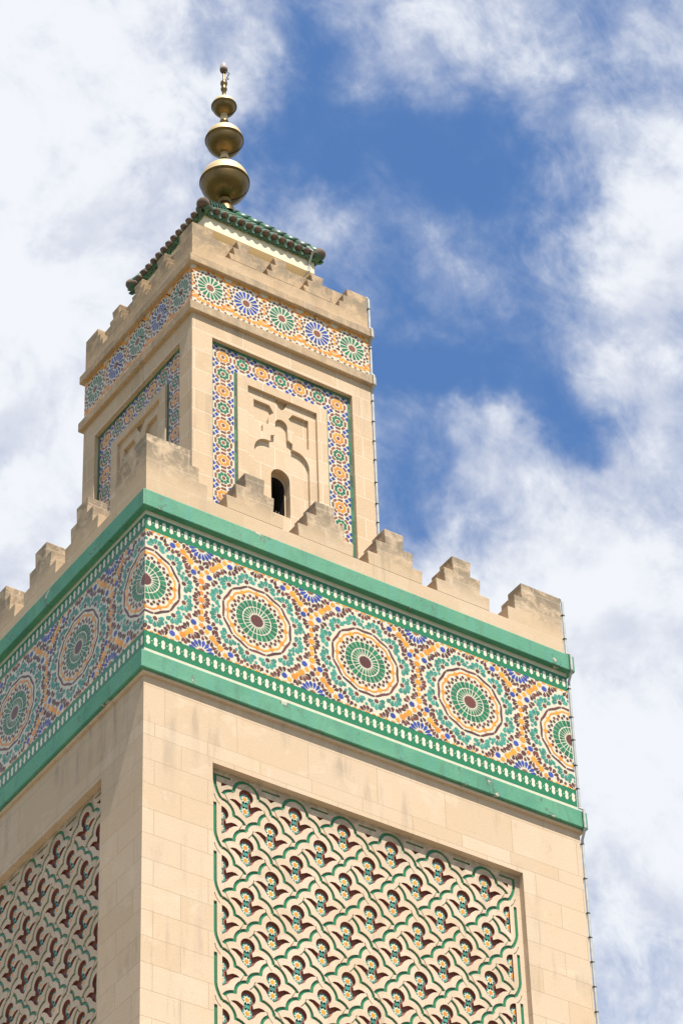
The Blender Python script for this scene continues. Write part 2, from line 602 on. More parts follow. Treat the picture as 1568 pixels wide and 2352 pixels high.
def big_cell(cx, cz, out, first):
    """one star panel of the great frieze, 1.75 square"""
    def P(mat, pts):
        out.append((mat, pts))
    P('brown', star(cx, cz, 0.108, 0.088, 24))
    for i in range(24):
        a = (i + 0.5) * PI / 12
        P('green', radial(cx, cz, a, [(0.118, 0.004), (0.208, 0.0215), (0.216, 0.0)]))
        P('green', radial(cx, cz, a, [(0.232, 0.025), (0.240, 0.0275), (0.326, 0.034)]))
        P('brown', radial(cx, cz, a, [(0.338, 0.0), (0.356, 0.023), (0.382, 0.020), (0.394, 0.0)]))
        P('brown', radial(cx, cz, a + PI / 24, [(0.372, 0.0), (0.394, 0.025), (0.416, 0.021), (0.428, 0.0)]))
    for i in range(12):
        a = i * PI / 6
        P('orange', star(cx + 0.455 * math.cos(a), cz + 0.455 * math.sin(a), 0.046, 0.030, 5, a))
        # woven orange ribbon and outer brown ribbon, one lobe per 30 degrees
        for (mat, r0, amp, hw, a0, a1, ph) in (('orange', 0.464, 0.012, 0.014, 0.06, 0.94, 0.0), ('brown', 0.536, 0.010, 0.019, 0.52, 1.48, 0.0)):
            inner, outer = [], []
            for k in range(7):
                tt = a0 + (a1 - a0) * k / 6
                an = a + tt * PI / 6
                rr = r0 - amp * math.cos(12 * (an))
                tp = hw * (0.72 + 0.28 * math.sin(PI * k / 6))
                inner.append((cx + (rr - tp) * math.cos(an), cz + (rr - tp) * math.sin(an)))
                outer.append((cx + (rr + tp) * math.cos(an), cz + (rr + tp) * math.sin(an)))
            P(mat, inner + outer[::-1])


def frieze_tiles():
    """tile polygons of one face of the great frieze: list of (material, points)"""
    out = []
    zc = 0.215
    rosettes = []        # cx, cz, core mat, core r, petal mat, n, r0, r1, width, test
    cells = [k * 1.75 for k in range(5)]
    for cx in cells:
        big_cell(cx, zc, out, False)
        for i in range(12):
            a = (i + 0.5) * PI / 6
            rosettes.append((cx + 0.622 * math.cos(a), zc + 0.622 * math.sin(a), 'brown', 0.040, 'teal', 10, 0.050, 0.150, 0.071, (cx, zc, 0.588), a))
    seen = set()

    def addr(x, z, *rest):
        k = (round(x * 30 + 0.13), round(z * 30 + 0.13))
        if k not in seen:
            seen.add(k)
            rosettes.append((x, z) + rest)
    for cx in cells:
        for sx in (-1, 1):
            for sz in (-1, 1):
                addr(cx + sx * 0.875, zc + sz * 0.875, 'red', 0.066, 'blue', 16, 0.086, 0.200, 0.055, None, 0.0)
                for (px, pz) in ((0.875, 0.0), (0.0, 0.875), (0.875, 0.316), (0.316, 0.875), (0.703, 0.586), (0.586, 0.703)):
                    addr(cx + sx * px, zc + sz * pz, 'orange', 0.056, 'brown', 12, 0.058, 0.144, 0.056, None, 0.13)
                for (px, pz) in ((0.751, 0.424), (0.424, 0.745)):
                    addr(cx + sx * px, zc + sz * pz, 'blue', 0.052, 'brown', 10, 0.058, 0.144, 0.062, None, 0.0)
                for (px, pz) in ((0.875, 0.545), (0.545, 0.875)):
                    addr(cx + sx * px, zc + sz * pz, 'brown', 0.050, 'brown', 10, 0.060, 0.132, 0.050, None, 0.2)
    # small orange links that run along the octagon
    links = []
    seq = [(0.875, 0.0), (0.875, 0.316), (0.875, 0.427), (0.703, 0.586), (0.586, 0.703), (0.427, 0.868), (0.316, 0.868), (0.0, 0.868)]
    done = set()
    for cx in cells:
        for sx in (-1, 1):
            for sz in (-1, 1):
                for (a, b) in zip(seq, seq[1:]):
                    d = math.hypot(b[0] - a[0], b[1] - a[1])
                    ns = 2 if d > 0.25 else 1
                    for k in range(ns):
                        if d < 0.12:
                            continue
                        tt = (k + 1) / (ns + 1) if ns == 1 else (0.36, 0.64)[k]
                        px, pz = a[0] + (b[0] - a[0]) * tt, a[1] + (b[1] - a[1]) * tt
                        key = (round((cx + sx * px) * 30 + 0.13), round((zc + sz * pz) * 30 + 0.13))
                        if key in done:
                            continue
                        done.add(key)
                        an = math.atan2(sz * (b[1] - a[1]), sx * (b[0] - a[0]))
                        X, Z = cx + sx * px, zc + sz * pz
                        out.append(('orange', radial(X - 0.038 * math.cos(an), Z - 0.038 * math.sin(an), an, [(0.0, 0.0), (0.016, 0.034), (0.060, 0.034), (0.076, 0.0)])))
                        links.append((X, Z))
                for (px, pz) in ((0.875, 0.427), (0.427, 0.868)):
                    key = (round((cx + sx * px) * 30 + 0.13), round((zc + sz * pz) * 30 + 0.13))
                    if key not in done:
                        done.add(key)
                        out.append(('orange', star(cx + sx * px, zc + sz * pz, 0.052, 0.028, 5, PI / 2 * sz)))
                        links.append((cx + sx * px, zc + sz * pz))
    placed = []
    for (x, z, cm, cr, pm, n, r0, r1, wd, ex, rot) in rosettes:
        out.append((cm, star(x, z, cr, cr * 0.72, n, rot)))
    cores = [(q[0], q[1]) for q in rosettes]
    grid = {}

    def near(mx, mz, dmin):
        gx, gz = int(mx / 0.1), int(mz / 0.1)
        for i in (-1, 0, 1):
            for j in (-1, 0, 1):
                for (qx, qz) in grid.get((gx + i, gz + j), ()):
                    if (qx - mx) ** 2 + (qz - mz) ** 2 < dmin * dmin:
                        return True
        return False
    for (X, Z) in links:
        grid.setdefault((int(X / 0.1), int(Z / 0.1)), []).append((X, Z))
    for ri, (x, z, cm, cr, pm, n, r0, r1, wd, ex, rot) in enumerate(rosettes):
        for k in range(n):
            an = rot + 2 * PI * (k + 0.5) / n
            rm = (r0 + r1) / 2
            mx, mz = x + rm * math.cos(an), z + rm * math.sin(an)
            if mx < -0.1 or mx > 7.1 or mz < zc - 0.95 or mz > zc + 0.95:
                continue
            if ex and math.hypot(mx - ex[0], mz - ex[1]) < ex[2]:
                continue
            own = math.hypot(mx - x, mz - z)
            bad = False
            for qi, (qx, qz) in enumerate(cores):
                if qi != ri and abs(qx - mx) < 0.2 and abs(qz - mz) < 0.2:
                    if math.hypot(qx - mx, qz - mz) < own * 0.86:
                        bad = True
                        break
            if bad or near(mx, mz, 0.040):
                continue
            grid.setdefault((int(mx / 0.1), int(mz / 0.1)), []).append((mx, mz))
            out.append((pm, kite(x, z, an, r0, r1, wd)))
    # a few brown and teal fillers in what stays empty
    rnd = random.Random(4)
    zz = zc - 0.84
    while zz < zc + 0.85:
        xx = 0.02
        while xx < 7.0:
            mx, mz = xx + rnd.uniform(-0.012, 0.012), zz + rnd.uniform(-0.012, 0.012)
            rc = min(math.hypot(mx - c, mz - zc) for c in cells)
            if rc > 0.585 and not near(mx, mz, 0.062) and min((qx - mx) ** 2 + (qz - mz) ** 2 for qx, qz in cores) > 0.088 ** 2:
                grid.setdefault((int(mx / 0.1), int(mz / 0.1)), []).append((mx, mz))
                out.append(('teal' if rc < 0.76 else 'brown', ngon(mx, mz, 0.026, 6, rnd.uniform(0, 1))))
            xx += 0.045
        zz += 0.045
    return out


TK = ['grout', 'cream', 'orange', 'brown', 'red', 'teal', 'green', 'blue']


def tiles_on(mb, tiles, depth, box):
    rnd = random.Random(len(tiles))
    for mat, pts in tiles:
        q = clip(pts, *box)
        if not q:
            continue
        ar = sum(q[i][0] * q[(i + 1) % len(q)][1] - q[(i + 1) % len(q)][0] * q[i][1] for i in range(len(q)))
        if abs(ar) < 2e-5:
            continue
        if ar < 0:
            q = q[::-1]
        dj = depth - 0.0010 * rnd.random()
        mb.poly([(u, dj, z) for u, z in q], TK.index(mat))


# ------------------------------------------------------------------ ground
g = MB(['paving'])


def paving():
    m, t, b = material('pale_courtyard_paving')
    ge = t.n('ShaderNodeNewGeometry')
    pos = ge.outputs['Position']
    br = t.n('ShaderNodeTexBrick')
    t.link(pos, br.inputs['Vector'])
    br.inputs['Scale'].default_value = 0.6
    br.inputs['Color1'].default_value = (0.29, 0.255, 0.21, 1)
    br.inputs['Color2'].default_value = (0.34, 0.30, 0.25, 1)
    br.inputs['Mortar'].default_value = (0.2, 0.17, 0.13, 1)
    sx = t.n('ShaderNodeVectorMath', operation='LENGTH')
    t.link(pos, sx.inputs[0])
    far = t.ramp(t.math('ADD', sx.outputs['Value'], t.math('MULTIPLY', t.noise(pos, 0.08).outputs['Fac'], 30)), 50, 66)
    gc = t.mix(t.noise(pos, 0.2, 6).outputs['Fac'], (0.035, 0.055, 0.022), (0.10, 0.10, 0.055))
    t.link(t.mix(far, br.outputs['Color'], gc), b.inputs['Base Color'])
    b.inputs['Roughness'].default_value = 0.9
    return m


M['paving'] = paving()
g.poly([(-1500, -1500, -30.3), (1500, -1500, -30.3), (1500, 1500, -30.3), (-1500, 1500, -30.3)])
go = g.build('ground')
go['kind'] = 'structure'

# ------------------------------------------------------------------ the minaret
tower = thing('minaret', 'square sandstone minaret with tiled mosaic bands, stepped battlements and a smaller lantern storey on top', 'minaret', (3.5, 3.5, -30.3))
W = 7.0
PW0, PW1, PZ1, PZ0 = 1.042, 5.958, -2.383, -16.0      # lattice panel opening

# shaft walls, recess for the lattice panel on the two faces seen
mb = MB(['stone', 'stone_large'])
for side in SIDES:
    f, fl = side(0.0)
    mb.fmap, mb.flip = f, fl
    def q(u0, z0, u1, z1, mat=0):
        mb.poly([(u0, 0, z0), (u1, 0, z0), (u1, 0, z1), (u0, 0, z1)], mat)
    q(0, -30.3, PW0, -2.1)
    q(PW1, -30.3, W, -2.1)
    q(PW0, -30.3, PW1, PZ0)
    q(PW0, PZ1, PW1, -2.1)
    q(0, -2.1, W, -1.0, 1)
    D = 0.10
    mb.poly([(PW0, 0, PZ1), (PW1, 0, PZ1), (PW1, D, PZ1), (PW0, D, PZ1)])
    mb.poly([(PW0, D, PZ0), (PW1, D, PZ0), (PW1, 0, PZ0), (PW0, 0, PZ0)])
    mb.poly([(PW0, 0, PZ0), (PW0, 0, PZ1), (PW0, D, PZ1), (PW0, D, PZ0)])
    mb.poly([(PW1, D, PZ0), (PW1, D, PZ1), (PW1, 0, PZ1), (PW1, 0, PZ0)])
mb.fmap, mb.flip = None, False
mb.poly([(W, 0, -30.3), (W, W, -30.3), (W, W, -1.0), (W, 0, -1.0)])
mb.poly([(W, W, -30.3), (0, W, -30.3), (0, W, -1.0), (W, W, -1.0)])
mb.build('shaft_wall', tower)


# ---- lattice (sebka) panels
def lobe(c, sx):
    """green line of one strand between two crossings, from c up to c + (sx*.378, .378)"""
    A, Bx, Bz = 0.3778, 0.189, 0.176
    pts = []
    for k in range(7):
        t = PI / 2 * k / 6
        pts.append((c[0] + sx * Bx * (1 - math.cos(t)), c[1] + Bz * math.sin(t)))
    for k in range(1, 7):
        t = PI / 2 * k / 6
        pts.append((c[0] + sx * (Bx + (A - Bx) * (1 - math.cos(t))), c[1] + Bz + (A - Bz) * math.sin(t)))
    return pts


def trim(pts, s0, s1):
    """cut arc length s0 from the start and s1 from the end"""
    def cut(p, s):
        p = list(p)
        while s > 0 and len(p) > 1:
            d = math.hypot(p[1][0] - p[0][0], p[1][1] - p[0][1])
            if d > s:
                t = s / d
                p[0] = (p[0][0] + (p[1][0] - p[0][0]) * t, p[0][1] + (p[1][1] - p[0][1]) * t)
                return p
            s -= d
            p.pop(0)
        return p
    p = cut(pts, s0)
    return cut(p[::-1], s1)[::-1]


def ribbon(pts, hw):
    L, Rr = [], []
    n = len(pts)
    for i in range(n):
        d0 = Vector(pts[i]) - Vector(pts[max(i - 1, 0)])
        d1 = Vector(pts[min(i + 1, n - 1)]) - Vector(pts[i])
        d0 = d0.normalized() if d0.length > 1e-9 else d1.normalized()
        d1 = d1.normalized() if d1.length > 1e-9 else d0
        nn = Vector((-(d0.y + d1.y), d0.x + d1.x))
        nn = nn.normalized() if nn.length > 1e-6 else Vector((-d0.y, d0.x))
        k = max(0.6, nn.dot(Vector((-d0.y, d0.x))))
        off = nn * (hw / k)
        L.append((pts[i][0] + off.x, pts[i][1] + off.y))
        Rr.append((pts[i][0] - off.x, pts[i][1] - off.y))
    return L + Rr[::-1]


PIT, Z0 = 0.3778, -2.775
HW = 0.0240
ROWS = 22


def mot(k, j):
    return (3.5 + PIT * k, Z0 - PIT * j)


def hole_outline(half=None):
    r = 0.108
    pts = []
    for k in range(13):            # upper lobe, right neck over the top to the left neck
        a = math.radians(-55 + 290 * k / 12)
        pts.append((r * math.cos(a), 0.112 + r * 1.0 * math.sin(a)))
    lf = [(-0.070, -0.032), (-0.107, -0.010), (-0.155, 0.014), (-0.208, 0.012), (-0.258, -0.012), (-0.185, -0.036), (-0.122, -0.088), (-0.078, -0.158), (0.0, -0.214)]
    pts += lf
    pts += [(-x, z) for x, z in lf[-2::-1]]
    if half:
        pts = clip(pts, *((0.0, -1, 1, 1) if half > 0 else (-1, -1, 0.0, 1)))
    return pts


def lattice_polys():
    polys = []
    for j in range(ROWS):
        for k in range(-6, 7):
            if (k + j) % 2 == 0:
                continue
            mx, mz = mot(k, j)
            half = 1 if k == -6 else (-1 if k == 6 else None)
            polys.append(([(mx + x, mz + z) for x, z in hole_outline(half)], 3))
            cz = mz + 0.333
            if j > 0:                   # joints where one rib dives under the other
                ov = -1 if k % 2 == 0 else 1
                if abs(k) == 6:
                    ov = 1 if k == 6 else -1
                for e in ([(0.022, -0.100), (0.062, -0.058), (0.090, -0.015), (0.108, 0.040)], [(-0.112, -0.008), (-0.082, 0.034), (-0.060, 0.080), (-0.030, 0.122)]):
                    pts = [(mx + ov * x, cz + z) for x, z in e]
                    if all(-2.40 < p_[0] - 3.5 < 2.40 for p_ in pts):
                        polys.append((ribbon(pts, 0.0065), 1))
            # strands leaving this crossing upwards
            for sx in (1, -1):
                if k + sx > 6 or k + sx < -6:
                    continue
                if j == 0:
                    continue
                pts = lobe((mx, cz), sx)
                # at a crossing one of the two strands passes under
                odd = k % 2 != 0
                over_here = (sx == -1) != odd
                k2 = k + sx
                odd2 = k2 % 2 != 0
                over_there = (sx == -1) != odd2
                if k == 6:
                    over_here = sx == 1
                if k == -6:
                    over_here = sx == -1
                if k2 == 6:
                    over_there = sx == 1
                if k2 == -6:
                    over_there = sx == -1
                if j == 1:      # runs into the round arch of the top row
                    pts = pts[:7]
                    pts = trim(pts, 0 if over_here else 0.085, 0)
                    polys.append((ribbon(pts, HW), 2))
                else:
                    pts = trim(pts, 0 if over_here else 0.085, 0 if over_there else 0.085)
                    polys.append((ribbon(pts, HW), 2))
    for k in range(-5, 6, 2):       # arches of the top row
        mx, mz = mot(k, 0)
        pts = [(mx + 0.189 * math.cos(PI * t / 14), mz + 0.131 + 0.2 * math.sin(PI * t / 14)) for t in range(15)]
        polys.append((ribbon(pts, HW), 2))
    for k in range(-6, 7, 2):       # straight line along the top and the small red triangles under it
        x = 3.5 + PIT * k
        zt = -2.468
        a, b = x - 0.14, x + 0.14
        if k == -6:
            a = 1.137 - HW
        if k == 6:
            b = 5.863 + HW
        polys.append(([(a, zt - 0.017), (b, zt - 0.017), (b, zt + 0.017), (a, zt + 0.017)], 2))
        t = [(x - 0.062, -2.570), (x, -2.622), (x + 0.066, -2.570)]
        if k == -6:
            t = [(x, -2.566), (x, -2.628), (x + 0.100, -2.572)]
        if k == 6:
            t = [(x, -2.566), (x - 0.100, -2.572), (x, -2.628)]
        polys.append((t, 3))
    for s in (-1, 1):               # border lines that swing into the lattice
        for j in range(1, ROWS, 2):
            cx, cz = 3.5 + s * 6 * PIT, Z0 - PIT * j + 0.333
            xl = 3.5 + s * 2.363
            ztop = -2.452 if j == 1 else cz + 2 * PIT - 0.085
            curve = [(xl, ztop), (xl, cz + 0.225), (xl - s * 0.008, cz + 0.17), (xl - s * 0.035, cz + 0.095), (xl - s * 0.068, cz + 0.035), (cx, cz)]
            polys.append((ribbon(curve, HW), 2))
    return polys


LAT = lattice_polys()


def flower_tiles():
    out = []
    for j in range(ROWS):
        for k in range(-6, 7):
            if (k + j) % 2 == 0:
                continue
            mx, mz = mot(k, j)
            box = (mx, -99, 99, 99) if k == -6 else ((-99, -99, mx, 99) if k == 6 else (-99, -99, 99, 99))
            cell = [(0, 'teal', ngon(mx, mz + 0.098, 0.080, 8, PI / 8)), (0, 'teal', ngon(mx, mz - 0.098, 0.080, 8, PI / 8)),
                    (0, 'teal', [(mx - 0.030, mz - 0.05), (mx + 0.030, mz - 0.05), (mx + 0.036, mz), (mx + 0.030, mz + 0.05), (mx - 0.030, mz + 0.05), (mx - 0.036, mz)])]
            for s in (-1, 1):
                cell.append((1, 'cream', star(mx, mz + s * 0.098, 0.066, 0.038, 8)))
                cell.append((2, 'orange', ngon(mx, mz + s * 0.098, 0.033, 8, PI / 8)))
            for lv, mat, pts in cell:
                p = clip(pts, *box)
                if p:
                    out.append((lv, mat, p))
    return out


FLOW = flower_tiles()
for side in SIDES:
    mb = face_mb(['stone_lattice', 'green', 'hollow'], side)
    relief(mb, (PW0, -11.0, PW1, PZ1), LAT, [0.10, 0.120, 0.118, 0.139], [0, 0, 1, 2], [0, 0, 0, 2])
    mb.poly([(PW0, 0.10, PZ0), (PW1, 0.10, PZ0), (PW1, 0.10, -11.0), (PW0, 0.10, -11.0)], 0)
    lat = mb.build('lattice_panel', tower)
    mb = face_mb(TK, side)
    for lv, mat, p in FLOW:
        ar = sum(p[i][0] * p[(i + 1) % len(p)][1] - p[(i + 1) % len(p)][0] * p[i][1] for i in range(len(p)))
        if ar < 0:
            p = p[::-1]
        mb.poly([(u, 0.134 - 0.002 * lv, z) for u, z in p], TK.index(mat))
    fo = mb.build('flower_tiles', tower)
    sub(fo, lat)

# ---- green painted bands with a small stone moulding under each
def ring(mb, a, b, lo, hi, mat=0):
    """solid slab ring seen from outside: a box from -p to W+p"""
    mb.box((a, a, lo), (b, b, hi), mat)


for (lo, hi, p, mz) in ((1.399, 1.68, 0.0946, 1.345), (-1.3243, -1.0434, 0.090, -1.375)):
    mb = MB(['paint'])
    ring(mb, -p, W + p, lo, hi)
    band = mb.build('painted_band', tower)
    if lo < 0:
        mb = MB(['stone'])
        ring(mb, -0.045, W + 0.045, mz, lo)
        sub(mb.build('moulding', tower), band)

# ---- great mosaic frieze
FT = frieze_tiles()
mb = MB(['stone'])
mb.box((0.02, 0.02, -1.05), (W, W, 1.40))
mb.build('frieze_core', tower)
for side in SIDES:
    mb = face_mb(TK, side)
    mb.poly([(0, 0.0, -0.64), (W, 0.0, -0.64), (W, 0.0, 1.073), (0, 0.0, 1.073)], 0)
    tiles_on(mb, FT, -0.002, (0.0, -0.638, W, 1.071))
    mb.build('mosaic_frieze', tower)
    for (z0, z1, zc, f0, f1) in ((1.073, 1.330, 1.214, 1.330, 1.40), (-0.930, -0.64, -0.782, -1.05, -0.930)):
        mb = face_mb(TK + ['grout'], side)
        mb.poly([(0, 0.0, z0), (W, 0.0, z0), (W, 0.0, z1), (0, 0.0, z1)], 6)
        n = 61
        for i in range(n):
            x = W * (i + 0.5) / n
            hx = [(x - 0.031, zc - 0.040), (x - 0.022, zc - 0.056), (x, zc - 0.078), (x + 0.022, zc - 0.056), (x + 0.031, zc - 0.040),
                  (x + 0.022, zc), (x + 0.031, zc + 0.040), (x + 0.022, zc + 0.056), (x, zc + 0.078), (x - 0.022, zc + 0.056), (x - 0.031, zc + 0.040), (x - 0.022, zc)]
            mb.poly([(u, -0.002, z) for u, z in hx], 1)
            mb.poly([(u, -0.004, z) for u, z in ngon(x + W / n / 2, zc, 0.011, 4)], 1)
        bd = mb.build('tile_border', tower)
        mb = face_mb(['grout'], side)
        mb.poly([(0, 0.0, f0), (W, 0.0, f0), (W, 0.0, f1), (0, 0.0, f1)], 0)
        sub(mb.build('white_fillet', tower), bd)

# ---- lower parapet with stepped merlons
T = 0.32
mb = MB(['stone_parapet'])
mb.box((0, 0, 1.68), (W, T, 2.0))
mb.box((0, T, 1.68), (T, W, 2.0))
mb.box((W - T, T, 1.68), (W, W, 2.0))
mb.box((T, W - T, 1.68), (W - T, W, 2.0))
mb.box((T, T, 1.60), (W - T, W - T, 1.72))
mb.build('parapet_wall', tower)


def stepped(c, hws, zs, taper):
    """stepped outline centred on c: half widths and heights from bottom step to top"""
    R_, prev = [], None
    for (hw, z0, z1) in zip(hws, zs, zs[1:]):
        R_.append((hw - taper, z0))
        R_.append((hw, z1))
    return [(c + u, z) for u, z in R_] + [(c - u, z) for u, z in reversed(R_)]


ZS = [2.0, 2.243, 2.503, 2.768]
proto = {}
for side in SIDES:
    for c in (1.75, 2.9167, 4.0833, 5.25):
        mb = face_mb(['stone_parapet'], side)
        mb.prism(stepped(c, [0.468, 0.318, 0.165], ZS, 0.018), 0.0, T)
        mb.build('merlon', tower)


def corner(mb, cx, cy, sx, sy, arms, zs, t):
    """L-shaped corner merlon; arms = leg length for each step"""
    for ar, z0, z1 in zip(arms, zs, zs[1:]):
        pts = [(0, 0), (ar, 0), (ar, t), (t, t), (t, ar), (0, ar)]
        P = [(cx + sx * x, cy + sy * y) for x, y in pts]
        if sx * sy < 0:
            P.reverse()
        lo = [mb.idx((x, y, z0)) for x, y in P]
        hi = [mb.idx((x, y, z1)) for x, y in P]
        mb.face(hi)
        mb.face(lo[::-1])
        for i in range(6):
            j = (i + 1) % 6
            mb.face([lo[i], lo[j], hi[j], hi[i]])


for (cx, cy, sx, sy) in ((0, 0, 1, 1), (W, 0, -1, 1), (0, W, 1, -1)):
    mb = MB(['stone_parapet'])
    corner(mb, cx, cy, sx, sy, [0.97, 0.835, 0.70], ZS, T)
    mb.build('corner_merlon', tower)

# ------------------------------------------------------------------ lantern storey
A, B = 1.877, 5.123
ZH, ZG, ZF, ZE = 7.459, 7.636, 8.463, 8.623
U0, U1, UZ0, UZ1 = 2.234, 4.766, 2.6, 7.102       # recess for the tile surround
I0, I1, IZ1 = 2.696, 4.304, 6.62                  # carved stone panel inside it
TD = 0.075
mb = MB(['stone_lantern'])
for side in SIDES:
    f, fl = side(A)
    mb.fmap, mb.flip = f, fl
    for (u0, z0, u1, z1) in ((A, 1.7, U0, ZH), (U1, 1.7, B, ZH), (U0, 1.7, U1, UZ0), (U0, UZ1, U1, ZH)):
        mb.poly([(u0, 0, z0), (u1, 0, z0), (u1, 0, z1), (u0, 0, z1)])
    mb.poly([(U0, 0, UZ1), (U1, 0, UZ1), (U1, TD, UZ1), (U0, TD, UZ1)])
    mb.poly([(U0, 0, UZ0), (U0, 0, UZ1), (U0, TD, UZ1), (U0, TD, UZ0)])
    mb.poly([(U1, TD, UZ0), (U1, TD, UZ1), (U1, 0, UZ1), (U1, 0, UZ0)])
    mb.poly([(U0, TD, UZ0), (U1, TD, UZ0), (U1, 0, UZ0), (U0, 0, UZ0)])
mb.fmap, mb.flip = None, False
mb.poly([(B, A, 1.7), (B, B, 1.7), (B, B, ZH), (B, A, ZH)])
mb.poly([(B, B, 1.7), (A, B, 1.7), (A, B, ZH), (B, B, ZH)])
mb.build('lantern_wall', tower)


def surround_tiles():
    out = []
    px = (4.532 - 2.468) / 6
    cols = [2.468 + px * i for i in range(7)]
    rows = [6.865 - 0.3425 * j for j in range(13)]
    for i, x in enumerate(cols):
        for j, z in enumerate(rows):
            if 0 < i < 6 and j > 0:
                continue
            mat = 'orange' if (i + j) % 2 == 0 else 'green'
            out.append(('red', ngon(x, z, 0.031, 8)))
            for k in range(8):
                a = PI / 8 + k * PI / 4
                out.append((mat, ngon(x + 0.076 * math.cos(a), z + 0.076 * math.sin(a), 0.0315, 6, a)))
                a = k * PI / 4
                hw = 0.048 if k % 2 == 0 else 0.042
                out.append(('red', radial(x, z, a, [(0.125, hw * 0.6), (0.137, hw), (0.158, hw), (0.150, hw * 0.6)] if False else [(0.118, hw * 0.9), (0.134, hw), (0.156, hw * 0.8)])))
            for sx in (-1, 1):
                for sz in (-1, 1):
                    X, Z = x + sx * px / 2, z + sz * 0.171
                    for a in (0, PI / 2, PI, 3 * PI / 2):
                        out.append(('blue', ngon(X + 0.056 * math.cos(a), Z + 0.056 * math.sin(a), 0.038, 4, a)))
    return out


SUR = surround_tiles()
SURZONES = [(U0 + 0.048, UZ0, I0 - 0.045, UZ1 - 0.05), (I1 + 0.045, UZ0, U1 - 0.048, UZ1 - 0.05), (I0 - 0.045, IZ1 + 0.04, I1 + 0.045, UZ1 - 0.05)]


def sym(pts, c=3.5):
    return [(c + x, z) for x, z in pts]


def mirror(pts):
    return [(-x, z) for x, z in reversed(pts)]


def carved():
    polys = [(sym([(-0.62, 2.75), (0.62, 2.75), (0.62, 6.465), (-0.62, 6.465)]), 1)]
    sp = [(-0.49, 6.28), (-0.21, 6.28), (-0.165, 6.21), (-0.132, 6.155), (-0.180, 6.112), (-0.214, 6.055), (-0.230, 5.985), (-0.230, 5.90), (-0.33, 5.84), (-0.33, 5.70), (-0.49, 5.70)]
    polys.append((sym(sp), 2))
    polys.append((sym(mirror(sp)), 2))
    notch = [(-0.115, 6.463), (-0.095, 6.39), (-0.05, 6.31), (0.0, 6.275), (0.05, 6.31), (0.095, 6.39), (0.115, 6.463)]
    polys.append((sym(notch), 2))
    ar = [(-0.49, 2.8)]
    for k in range(9):
        t = PI / 2 * k / 8
        ar.append((-0.49 + 0.235 * (1 - math.cos(t)), 5.30 + 0.27 * math.sin(t)))
    ar += [(-0.195, 5.575), (-0.195, 5.69), (-0.115, 5.73)]
    for k in range(9):
        t = PI * (1 - k / 16)
        ar.append((0.108 * math.cos(t), 5.965 + 0.115 * math.sin(t)))
    polys.append((sym(ar + mirror(ar[:-1])), 2))
    wn = [(-0.167, 4.25)] + [(0.167 * math.cos(PI * (1 - k / 12)), 4.95 + 0.18 * math.sin(PI * k / 12)) for k in range(13)] + [(0.167, 4.25)]
    polys.append((sym(wn), 3))
    wi = [(-0.150, 4.262)] + [(0.150 * math.cos(PI * (1 - k / 10)), 4.90 + 0.165 * math.sin(PI * k / 10)) for k in range(11)] + [(0.150, 4.262)]
    polys.append((sym(wi), 4))
    return polys


CARV = carved()
for side in SIDES:
    mb = face_mb(TK, side, A)
    for (u0, z0, u1, z1) in ((U0, UZ0, I0, UZ1), (I1, UZ0, U1, UZ1), (I0, IZ1, I1, UZ1)):
        mb.poly([(u0, TD, z0), (u1, TD, z0), (u1, TD, z1), (u0, TD, z1)], 0)
    for zn in SURZONES:
        tiles_on(mb, SUR, TD - 0.002, zn)
    ts = mb.build('tile_surround', tower)
    e = TD - 0.008
    outer = ((U0, UZ0, U0 + 0.048, UZ1), (U1 - 0.048, UZ0, U1, UZ1), (U0 + 0.048, UZ1 - 0.05, U1 - 0.048, UZ1))
    inner = ((I0 - 0.036, UZ0, I0, IZ1), (I1, UZ0, I1 + 0.036, IZ1), (I0 - 0.036, IZ1, I1 + 0.036, IZ1 + 0.036))
    for strips in (outer, inner):
        mb = face_mb(['edge_green'], side, A)
        for (u0, z0, u1, z1) in strips:
            tall = z1 - z0 > u1 - u0
            n = max(1, int(max(z1 - z0, u1 - u0) / 0.22))
            for i in range(n):
                if tall:
                    a, b = z0 + (z1 - z0) * i / n, z0 + (z1 - z0) * (i + 1) / n - 0.004
                    mb.poly([(u0, e, a), (u1, e, a), (u1, e, b), (u0, e, b)])
                else:
                    a, b = u0 + (u1 - u0) * i / n, u0 + (u1 - u0) * (i + 1) / n - 0.004
                    mb.poly([(a, e, z0), (b, e, z0), (b, e, z1), (a, e, z1)])
        sub(mb.build('green_edging', tower), ts)
    mb = face_mb(['stone_carved', 'dark'], side, A)
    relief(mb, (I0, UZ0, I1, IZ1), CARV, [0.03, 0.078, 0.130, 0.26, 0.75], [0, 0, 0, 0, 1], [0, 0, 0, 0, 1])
    e = TD + 0.01
    mb.poly([(I0, 0.03, UZ0), (I0, 0.03, IZ1), (I0, e, IZ1), (I0, e, UZ0)])
    mb.poly([(I1, e, UZ0), (I1, e, IZ1), (I1, 0.03, IZ1), (I1, 0.03, UZ0)])
    mb.poly([(I0, 0.03, IZ1), (I1, 0.03, IZ1), (I1, e, IZ1), (I0, e, IZ1)])
    pan = mb.build('carved_panel', tower)
    for k in range(3):
        mb = face_mb(['lead'], side, A)
        u = 3.42 + 0.05 * k
        mb.box((u - 0.002, 0.22, 4.25), (u + 0.002, 0.224, 4.38))
        sub(mb.build('spike', tower), pan)

for (lo, hi, p) in ((ZH, ZG, 0.0696), (ZF, ZE, 0.0687)):
    mb = MB(['stone_course'])
    mb.box((A - p, A - p, lo), (B + p, B + p, hi))
    mb.build('string_course', tower)


